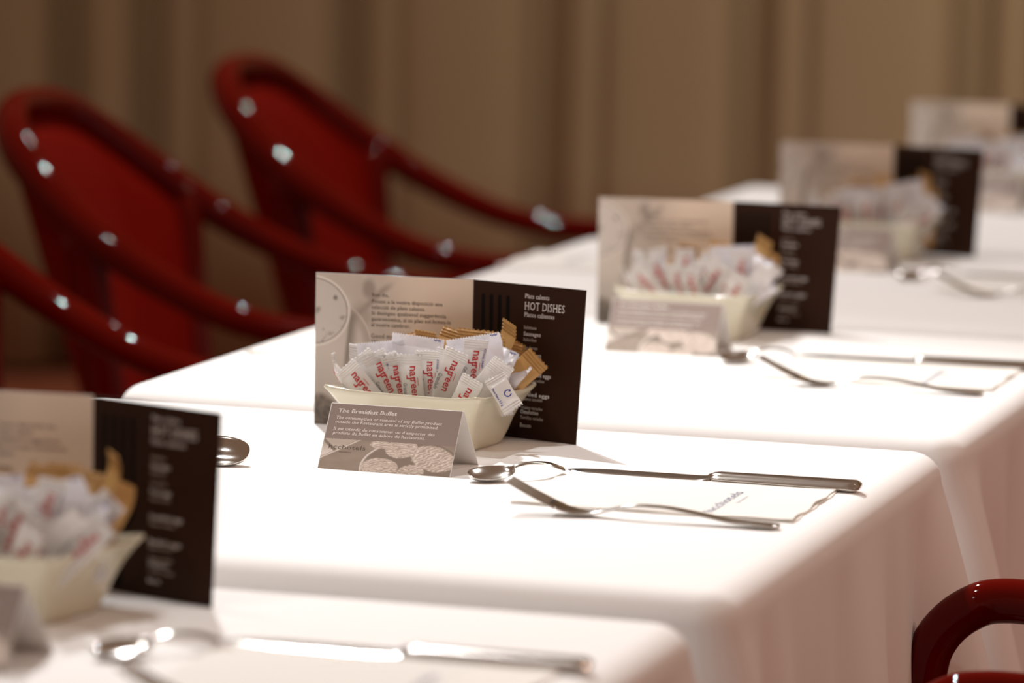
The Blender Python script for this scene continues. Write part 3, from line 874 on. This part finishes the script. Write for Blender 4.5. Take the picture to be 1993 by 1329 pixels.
# kind, top centre (x, y, z above the table) relative to the fold of the menu, angle, lean, yaw, label
LAY = [
 ('brandC', (-0.0930, -0.072, 0.0660), 24, 4, -62, 'sachet seen edge-on, sticking out furthest at the corner of the focused bowl'),
 ('plainA', (-0.0765, -0.066, 0.0745), 6, -2, -66, 'thin upright sachet seen edge-on beside the coffee cup picture'),
 ('brandA', (-0.0755, -0.0860, 0.0600), 43, 5, 8, 'most tilted red lettered sachet lying low over the bowl rim'),
 ('brandD', (-0.0660, -0.0745, 0.0690), 38, 4, -6, 'sachet mostly hidden between the two tilted red lettered ones'),
 ('brandB', (-0.0555, -0.0800, 0.0700), 27, 5, 5, 'tilted sachet with full red lettering above the word Breakfast'),
 ('plainB', (-0.0470, -0.0720, 0.0700), 20, 4, 0, 'blank-topped white sachet peeking behind the tilted red lettered one'),
 ('brandA', (-0.0400, -0.0790, 0.0695), 13, 5, -4, 'slightly tilted sachet half covered by the upright one beside it'),
 ('brandC', (-0.0229, -0.0850, 0.0712), 5, 5, 3, 'upright ribbed sachet in the middle of the bowl showing Granulado'),
 ('brandD', (-0.0100, -0.0790, 0.0752), 0, 4, -3, 'upright sachet with blue stamp just right of the middle one'),
 ('brandA', (0.0150, -0.0830, 0.0765), -22, 5, 4, 'large clear sachet leaning the other way, Granulado fully legible'),
 ('brandB', (0.0245, -0.0690, 0.0838), -5, 3, 3, 'tallest red lettered sachet with a bright ribbed top'),
 ('brandA', (0.0345, -0.1040, 0.0590), -27, 5, -4, 'low sachet leaning over the bowl corner with partial red lettering'),
 ('plainA', (0.0535, -0.0860, 0.0700), -40, 6, 10, 'blank beige ribbed sachet lying across the low red lettered one'),
 ('note', (0.0490, -0.1000, 0.0615), 34, -4, 14, 'sachet hanging over the rim with a blue recycling mark'),
 ('brandD', (0.0040, -0.0700, 0.0760), -12, 3, 6, 'white sachet tucked behind the large clear one'),
 ('packetA', (-0.0560, -0.0560, 0.0768), 9, -5, -8, 'wavy lavender white sugar packet rising behind the tilted sachets'),
 ('packetB', (-0.0245, -0.0600, 0.0832), -6, -5, 3, 'wide smooth white packet standing above the middle sachets'),
 ('packetA', (0.0190, -0.0555, 0.0850), 11, -5, 6, 'wide white packet with finely ribbed top and blue corner mark'),
 ('packetC', (0.0420, -0.0500, 0.0758), -16, -5, -4, 'glossy white packet tilted towards the brown leaf of the menu'),
 ('packetC', (0.0530, -0.0460, 0.0680), -36, -5, 4, 'glossy white packet tilted the most, with a blue corner mark'),
 ('packetC', (0.0080, -0.0600, 0.0790), 8, -5, 10, 'crumpled white packet between the two wide ones'),
 ('kraftC', (-0.0610, -0.0400, 0.0752), 30, -13, 10, 'brown sugar stick just peeking over the wavy white packet'),
 ('kraftA', (-0.0390, -0.0380, 0.0830), 12, -13, 20, 'brown paper stick with crinkled edge under the printed greeting'),
 ('kraftB', (-0.0230, -0.0390, 0.0838), -6, -13, -10, 'second brown paper stick with crinkled edge behind the smooth packet'),
 ('kraftA', (-0.0040, -0.0380, 0.0878), -10, -13, -20, 'brown sugar stick by the fold of the menu'),
 ('kraftA', (0.0100, -0.0360, 0.0882), -4, -13, 10, 'brown sugar stick with striped seal just right of the menu fold'),
 ('kraftA', (0.0280, -0.0340, 0.0870), -4, -13, 0, 'brown sugar stick with wide striped seal below the printed fork'),
 ('kraftB', (0.0440, -0.0310, 0.0925), -20, -13, -30, 'tallest brown sugar stick with a bent tip beside the word Sausages'),
 ('kraftA', (0.0420, -0.0370, 0.0808), -14, -13, 8, 'short striped brown seal in front of the tallest brown stick'),
 ('kraftC', (0.0520, -0.0310, 0.0755), -40, -13, 40, 'twisted brown sugar stick seen edge-on near the menu lettering'),
 ('kraftA', (0.0665, -0.0390, 0.0690), -47, -13, 6, 'brown sugar stick leaning far out over the bowl corner'),
]
BX = [(-0.0156, -0.7545, -4), (0, 0, 0), (0.012, 0.752, 3), (0.010, 1.510, 4), (0.005, 2.262, 0)]
BOWL_LAB = ['ivory rectangular bowl of sachets on the out-of-focus front table', 'ivory rectangular bowl of sachets in sharp focus', 'ivory bowl of sachets on the table behind the focused one',
            'blurred ivory bowl of sachets on the second to last table', 'very blurred ivory bowl of sachets at the picture edge on the last table']
GEN = {'b': 'white sweetener sachet with red lettering', 'p': 'white sugar packet', 'k': 'brown sugar stick', 'n': 'white sweetener sachet with red lettering'}
for k, (bx, by, brot) in enumerate(BX):
    Rb = Matrix.Rotation(math.radians(brot), 4, 'Z')
    c = Rb @ Vector((-0.0135, -0.0612, 0))
    o = ob('sugar_bowl', BOWL, None, (bx + c.x, by + c.y, TZ + 0.0008), (0, 0, math.radians(brot - 8)))
    tag(o, BOWL_LAB[k], 'bowl', 'ivory sachet bowls')
    rnd = random.Random(20 + k); todo = []
    for i, (kind, p, a, lean, yaw, lab) in enumerate(LAY):
        if k == 1:
            kk, q, aa, ll, yy = kind, Vector(p), a, lean, yaw
        else:
            kk = kind
            if kk == 'note': kk = 'brandB'; p = (0.030, -0.086, 0.066); a = -28
            if p[0] > 0.06: kk, p, a = 'brandA', (0.058, -0.080, 0.062), -48
            q = Vector(p) + Vector((rnd.uniform(-.006, .006), rnd.uniform(-.002, .002), rnd.uniform(-.005, .004)))
            aa = a + rnd.uniform(-10, 10); ll = lean + rnd.uniform(-2, 2); yy = yaw + rnd.uniform(-8, 8)
            if rnd.random() < 0.12 and kk.startswith('brand'): kk = 'packetC'
            elif rnd.random() < 0.3 and kk.startswith('packet'): kk = 'brandB'
        todo.append((kk, q, aa, ll, yy, lab))
    fam = lambda kk: ('red lettered sachet' if kk.startswith('brand') else 'white sugar packet' if kk.startswith('packet') else 'plain white sachet' if kk.startswith('plain') else 'brown sugar stick')
    ORD = 'first second third fourth fifth sixth seventh eighth ninth tenth eleventh twelfth thirteenth fourteenth fifteenth sixteenth seventeenth eighteenth'.split()
    for i, (kk, q, aa, ll, yy, lab) in enumerate(todo):
        if k == 1: label, grp = lab, 'sachets in the focused bowl'
        else:
            same = sorted(t_[1].x for t_ in todo if fam(t_[0]) == fam(kk))
            label = '%s %s from the cup photo end, bowl on %s' % (ORD[same.index(q.x)], fam(kk), TBL[k])
            grp = fam(kk) + 's in the bowl on the ' + TBL[k]
        q = Rb @ q
        sachet(kk, Vector((bx + q.x, by + q.y, TZ + q.z)), aa, ll, yy + brot, label, grp)

# ------------------------------------------------------------------ NAPKINS
def napkin_mesh(w_, d, seed):
    """two closed slabs of folded paper, the upper one slipped a little, edges wavy"""
    rnd = random.Random(seed)
    nx, ny = 26, 20
    V, Fc = [], []
    for lay in range(2):
        b = len(V); h0, h1 = 0.0009 * lay, 0.0009 * (lay + 1)
        sl = 0.0012 * lay
        for face in (0, 1):
            for j in range(ny + 1):
                for i in range(nx + 1):
                    u, v = i / nx, j / ny
                    edge = min(u, 1 - u, v, 1 - v)
                    z = (h1 if face else h0)
                    z += 0.0016 * lay * (0.5 + 0.5 * math.sin(v * 13 + seed)) * max(0, (u - 0.8) / 0.2) ** 2 + (0.0005 * lay * math.sin(u * 17) * max(0, 0.15 - v) / 0.15)
                    jx = 0.0009 * math.sin(v * 19 + lay * 2) if u in (0, 1) else 0
                    jy = 0.0007 * math.sin(u * 23 + lay) if v in (0, 1) else 0
                    V.append((-w_ / 2 + w_ * u + jx - sl, -d / 2 + d * v + jy + sl, z))
        n1 = (nx + 1) * (ny + 1)
        for j in range(ny):
            for i in range(nx):
                a = b + j * (nx + 1) + i
                Fc.append((a, a + nx + 1, a + nx + 2, a + 1))
                a += n1; Fc.append((a, a + 1, a + nx + 2, a + nx + 1))
        ring = [i for i in range(nx + 1)] + [j * (nx + 1) + nx for j in range(1, ny + 1)] + [ny * (nx + 1) + i for i in range(nx - 1, -1, -1)] + [j * (nx + 1) for j in range(ny - 1, 0, -1)]
        for q in range(len(ring)):
            p0, p1 = b + ring[q], b + ring[(q + 1) % len(ring)]
            Fc.append((p0, p1, p1 + n1, p0 + n1))
    return new_mesh('napkin', V, Fc, M['napkin'], False)
NAP = napkin_mesh(0.205, 0.158, 1.0)
v, f = text_geo('hcchotels', 0.092, 0.0085, 0, 0, -0.004)
v2, f2 = text_geo('barcelona', 0.030, 0.0030, 0.044, -0.0075, 0)
v, f = merge([(v, f), (v2, f2)])
# reads away from the viewer: along +y, tops towards -x
NLOGO = new_mesh('logo', [(-b, a, 0.0021) for a, b in v], f, M['greyink'])
nproto = None
def napkin(x, y, rz, label):
    global nproto
    if nproto is None:
        t = thing('paper_napkin', label, 'napkin', group='folded white paper napkins')
        ob('folded_sheet', NAP, t); ob('logo', NLOGO, t, (0.042, -0.065, 0))
        nproto = t
    else: t = copy_tree(nproto)
    t.location = (x, y, TZ + 0.0009); t.rotation_euler = (0, 0, math.radians(rz)); t['label'] = label

# ------------------------------------------------------------------ CUTLERY
def strip_mesh(name, prof, nsec=12, m=None):
    """prof: rows (x, halfwidth, z centre, thickness, dish) ; closed lens section across y"""
    V, Fc = [], []
    for (x, hw, z, th, dish) in prof:
        for s in range(nsec + 1):
            t = s / nsec * 2 - 1
            V.append((x, t * hw, z + dish * t * t + th / 2 * math.sqrt(max(0, 1 - t ** 4))))
        for s in range(nsec + 1):
            t = 1 - s / nsec * 2
            V.append((x, t * hw, z + dish * t * t - th / 2 * math.sqrt(max(0, 1 - t ** 4))))
    R = 2 * (nsec + 1)
    for i in range(len(prof) - 1):
        for k in range(R):
            k2 = (k + 1) % R
            Fc.append((i * R + k, (i + 1) * R + k, (i + 1) * R + k2, i * R + k2))
    Fc.append(tuple(range(R))); Fc.append(tuple(reversed(range((len(prof) - 1) * R, len(prof) * R))))
    return new_mesh(name, V, Fc, m or M['steel'], True)

def dense(rows, n=6):
    return [tuple(p) for p in catmull(rows, n)]

def fork_parts():
    # x from the tine tips (0) to the handle end (0.196); z above what it lies on
    zc = lambda x: np.interp(x, [0, .012, .025, .042, .060, .075, .09, .115, .14, .165, .196], [.0235, .0175, .0115, .0050, .0028, .0060, .0098, .0100, .0070, .0035, .0026])
    zs = catmull([(x, float(zc(x)), 0) for x in (0, .012, .025, .042, .060, .075, .09, .115, .14, .165, .196)], 8)
    X = [p[0] for p in zs]; Z = [p[1] for p in zs]
    zf = lambda x: float(np.interp(x, X, Z))
    hw = lambda x: float(np.interp(x, [.034, .040, .050, .060, .070, .085, .11, .15, .18, .190, .195, .196], [.0117, .0120, .0110, .0075, .0042, .0032, .0034, .0056, .0078, .0078, .0056, .002]))
    head = [(x, hw(x), zf(x), 0.0017 + 0.0009 * min(1, max(0, (x - .034) / .03)), 0) for x in np.linspace(.032, .196, 62)]
    parts = {'handle': strip_mesh('handle', head)}
    tines = []
    for k in range(4):
        yc = (k - 1.5) * 0.0063
        rows = [(x, float(np.interp(x, [0, .003, .012, .040], [.0006, .0012, .0015, .0020])), zf(x), 0.0017, 0) for x in np.linspace(0, .040, 18)]
        me = strip_mesh('tine', rows, 6)
        for v in me.vertices: v.co.y += yc * (0.93 + 0.07 * v.co.x / .036)
        tines.append(me)
    return parts['handle'], tines
FORK_H, TINES = fork_parts()
def spoon_mesh(L, bl, bw):
    """bowl tip at x=0, handle end at x=L, lying with the bowl open upwards"""
    V, Fc = [], []
    rows = []
    n = 30
    for i in range(n + 1):
        t = i / n; x = bl * (1 - math.cos(math.pi * t)) / 2
        hw = bw / 2 * (math.sin(math.pi * min(1, t ** 0.92 * 0.97)) ** 0.92 if t > 0 else 0.02)
        hw = max(hw, 0.0024 if t > .5 else .0006)
        depth = 0.0065 * (L / 0.11) * math.sin(math.pi * t) ** 0.7
        ztop = 0.0075 * (L / 0.11) + 0.004 * t * t
        rows.append((x, hw, ztop - depth, 0.0011, depth))
    zs = rows[-1][2]
    for x, hw, z in ((bl + (L - bl) * 0.08, .0021, zs + .001), (bl + (L - bl) * .3, .0020, zs + .0022), (bl + (L - bl) * .6, .0034, zs + .0012), (bl + (L - bl) * .82, .0066, zs - .0015), (bl + (L - bl) * .95, .0060, zs - .0035), (L, .001, zs - .0040)):
        rows.append((x, hw, max(z, 0.0013), 0.0019, 0))
    br = rows[:n + 1]; hr = catmull([r for r in rows[n:]], 6)
    return strip_mesh('bowl', br, 16), strip_mesh('handle', [tuple(r) for r in hr], 12)
SP_B, SP_H = spoon_mesh(0.080, 0.036, 0.026)
BS_B, BS_H = spoon_mesh(0.160, 0.050, 0.033)
def knife_parts():
    bl = []
    for x in np.linspace(0, .112, 30):
        hw = float(np.interp(x, [0, .004, .012, .03, .08, .108, .112], [.0006, .0035, .0062, .0085, .0092, .0085, .0050]))
        bl.append((x, hw, 0.0020, float(np.interp(x, [0, .1, .112], [.0008, .0013, .0040])), 0))
    blade = strip_mesh('blade', bl)
    hr = []
    for x in np.linspace(.108, .222, 30):
        hw = float(np.interp(x, [.108, .112, .13, .19, .215, .221, .222], [.0035, .0060, .0068, .0086, .0094, .0088, .006]))
        hr.append((x, hw, 0.0042, float(np.interp(x, [.108, .114, .2, .219, .222], [.003, .0068, .0070, .0068, .004])), 0))
    return blade, strip_mesh('handle', hr)
KB, KH = knife_parts()
CP = {}
def cutlery(kind, x, y, z, rot, label, group):
    if kind not in CP:
        t = thing({'fork': 'fork', 'spoon': 'teaspoon', 'big_spoon': 'table_spoon', 'knife': 'table_knife'}[kind], label, {'fork': 'fork', 'big_spoon': 'spoon', 'spoon': 'spoon', 'knife': 'knife'}[kind], group=group)
        if kind == 'fork':
            ob('handle', FORK_H, t)
            for me in TINES: ob('tine', me, t)
        elif kind == 'big_spoon': ob('bowl', BS_B, t); ob('handle', BS_H, t)
        elif kind == 'spoon': ob('bowl', SP_B, t); ob('handle', SP_H, t)
        else: ob('blade', KB, t); ob('handle', KH, t)
        CP[kind] = t
    else: t = copy_tree(CP[kind])
    t.location = (x, y, TZ + z); t.rotation_euler = tuple(math.radians(a) for a in rot)
    t['label'] = label; t['group'] = group; return t

# right-hand place settings of every table
dy = [-0.722, 0, 0.708, 1.462, 2.2]
SET = [(0.0, -0.700), (0, 0), (0.0, 0.728), (0.0, 1.470)]
NL = ['folded napkin blurred at the bottom edge on the front table', 'folded napkin with faint blue print between knife and fork on the focused table', 'folded napkin with faint print on the table behind the focused one', 'blurred folded napkin at the picture edge on the second to last table']
for k, (sx, sy) in enumerate(SET):
    napkin(0.232 + sx, -0.232 + sy, 0.5, NL[k])
    cutlery('fork', 0.1370 + sx, -0.3420 + sy, 0.0008, (0, 0, 0.6), 'steel fork with raised tines beside the napkin, ' + TBL[k], 'forks')
    cutlery('spoon', 0.074 + sx, -0.2330 + sy, 0.0010, (12, 0, 48), 'small steel spoon lying by the fork tines, ' + TBL[k], 'teaspoons')
    cutlery('knife', 0.1270 + sx, -0.1580 + sy, 0.0012, (6, 0, 0), 'steel knife along the menu side of the napkin, ' + TBL[k], 'table knives')
# opposite place settings seen at the other side of the tables
napkin(-0.232, 0.375 + 0.08, 180.5, 'folded napkin showing as a thin slab at the far corner behind the focused menu')
napkin(-0.245, 1.1625 + 0.08, 181, 'blurred folded napkin at the far corner of the second to last table')
cutlery('big_spoon', -0.100, -0.222, 0.0015, (-32, 0, 184), 'steel spoon whose bowl peeks out beside the front brown menu', 'teaspoons')
